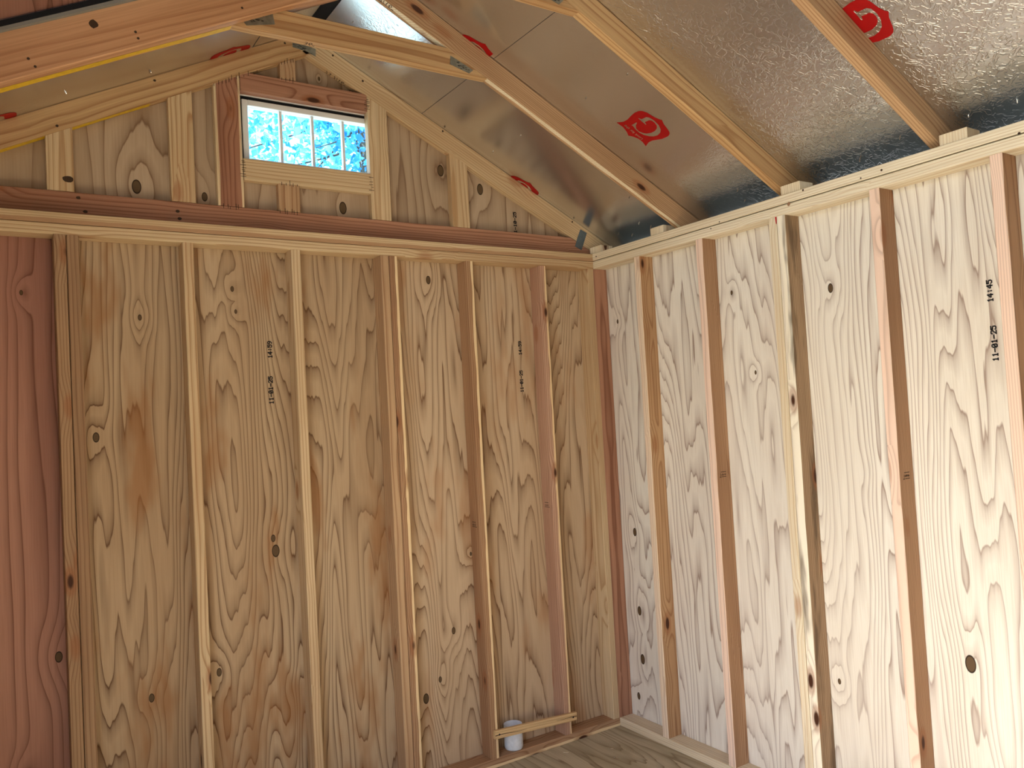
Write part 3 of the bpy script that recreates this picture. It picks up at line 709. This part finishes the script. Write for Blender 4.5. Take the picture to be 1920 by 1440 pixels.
# white cup on the bottom plate
def lathe(prof, seg=40):
    vs = []; fs = []; n = len(prof)
    for k in range(seg):
        t = 2*math.pi*k/seg
        for r, z in prof: vs.append((r*math.cos(t), r*math.sin(t), z))
    for k in range(seg):
        for i in range(n-1):
            a = k*n+i; b = ((k+1) % seg)*n+i; fs.append((a, b, b+1, a+1))
    me = mesh('lathe', vs, fs)
    for p in me.polygons: p.use_smooth = True
    return me
cup = empty('cup', (-.690, -.0440, BP), 'small white scuffed plastic cup standing on the bottom plate behind the batten', 'cup')
cm = lathe([(0, .0), (.033, .0), (.0395, .0025), (.0425, .009), (.0435, .018), (.0433, .060), (.0428, .108), (.0432, .112), (.0415, .1125), (.0400, .110), (.0400, .012), (.0370, .008), (0, .007)])
co = bpy.data.objects.new('cup_body', cm); cm.materials.append(M['cup']); COL.objects.link(co); co.parent = cup
# wood chips and a dropped screw on the floor
for i, (u, v, L) in enumerate(((1066, 1411, .024), (1150, 1404, .012))):
    p = on_plane(u, v, (0, 0, 1), .001); a = random.uniform(0, 3)
    me = board_mesh(L, .003, .0016, .0003)
    o = link('wood_chip', me, None, Matrix.Translation(p+V((0, 0, .0008))) @ Matrix.Rotation(a, 4, 'Z') @ Matrix.Rotation(math.pi/2, 4, 'Y') @ Matrix.Rotation(math.pi/2, 4, 'Z'), M['cream'])
    o['label'] = ('longer pale wood splinter on the plywood floor beside the bottom plate', 'short pale wood splinter on the plywood floor next to the screw')[i]; o['category'] = 'wood chip'; o['group'] = 'splinters on the floor'
p = on_plane(1153, 1421, (0, 0, 1), .0022)
sc = empty('screw', p, 'small shiny screw lying on the plywood floor', 'screw')
for nm, r0, r1, z0, z1 in (('shank', .0018, .0006, 0, .022), ('head', .0042, .0022, -.003, 0)):
    me = lathe([(0, z0), (r0, z0), (r1, z1), (0, z1)], 12)
    o = bpy.data.objects.new(nm, me); me.materials.append(M['nail']); COL.objects.link(o); o.parent = sc; o.rotation_euler = (math.pi/2, 0, .7); o.location = (0, 0, .002)

# ------------------------------------------------------------------ trees outside the gable window
def tree(name, base, crown, rad, nleaf, seed, label):
    rr = random.Random(seed); t = empty(name, base, label, 'tree'); bx, by, bz_ = base; c = V(crown)
    def limb(p, q_, r0, r1, nm):
        p, q_ = V(p), V(q_); z = (q_-p); L = z.length; z.normalize(); x = z.orthogonal().normalized(); y = z.cross(x); vs = []; n = 8
        for s_ in range(5):
            f = s_/4; r = r0+(r1-r0)*f
            for k in range(n):
                a = 2*math.pi*k/n; vs.append(p+z*(L*f)+x*(r*math.cos(a))+y*(r*math.sin(a))+x*(.06*L*math.sin(f*math.pi)*.5))
        fs = [(s_*n+k, s_*n+(k+1) % n, (s_+1)*n+(k+1) % n, (s_+1)*n+k) for s_ in range(4) for k in range(n)]
        return link(nm, mesh(nm, vs, fs), t, None, M['bark'])
    limb(base, c, .16, .06, 'trunk'); tips = []
    for k in range(16):
        d = V((rr.gauss(0, 1), rr.gauss(0, 1), rr.gauss(.2, .8))).normalized()
        e = c+V((d.x*rad[0], d.y*rad[1], d.z*rad[2]))*rr.uniform(.6, .95)
        limb(c+V((0, 0, rr.uniform(-1, .3))), e, .014, .004, 'branch'); tips.append(e)
    vs = []; fs = []
    clusters = [c+V((rr.gauss(0, .5)*rad[0], rr.gauss(0, .5)*rad[1], rr.gauss(0, .5)*rad[2])) for _ in range(nleaf//26)]
    for cl in clusters:
        for _ in range(26):
            p = cl+V((rr.gauss(0, .16), rr.gauss(0, .16), rr.gauss(0, .14))); a = V((rr.gauss(0, 1), rr.gauss(0, 1), rr.gauss(-.4, .6))).normalized(); b = a.orthogonal().normalized()
            b = (b+a.cross(b)*rr.uniform(-2, 2)).normalized(); L = rr.uniform(.07, .12); w = L*.32; i = len(vs)
            vs += [p, p+a*L*.45+b*w, p+a*L, p+a*L*.45-b*w]; fs.append((i, i+1, i+2, i+3))
    link('foliage', mesh('foliage', vs, fs), t, None, M['leaf'], 'stuff')
    return t
tree('tree', (1.3, 5.2, -.16), (.9, 5.0, 4.9), (2.2, 1.6, 1.6), 11000, 3, 'leafy tree seen through the small gable window')
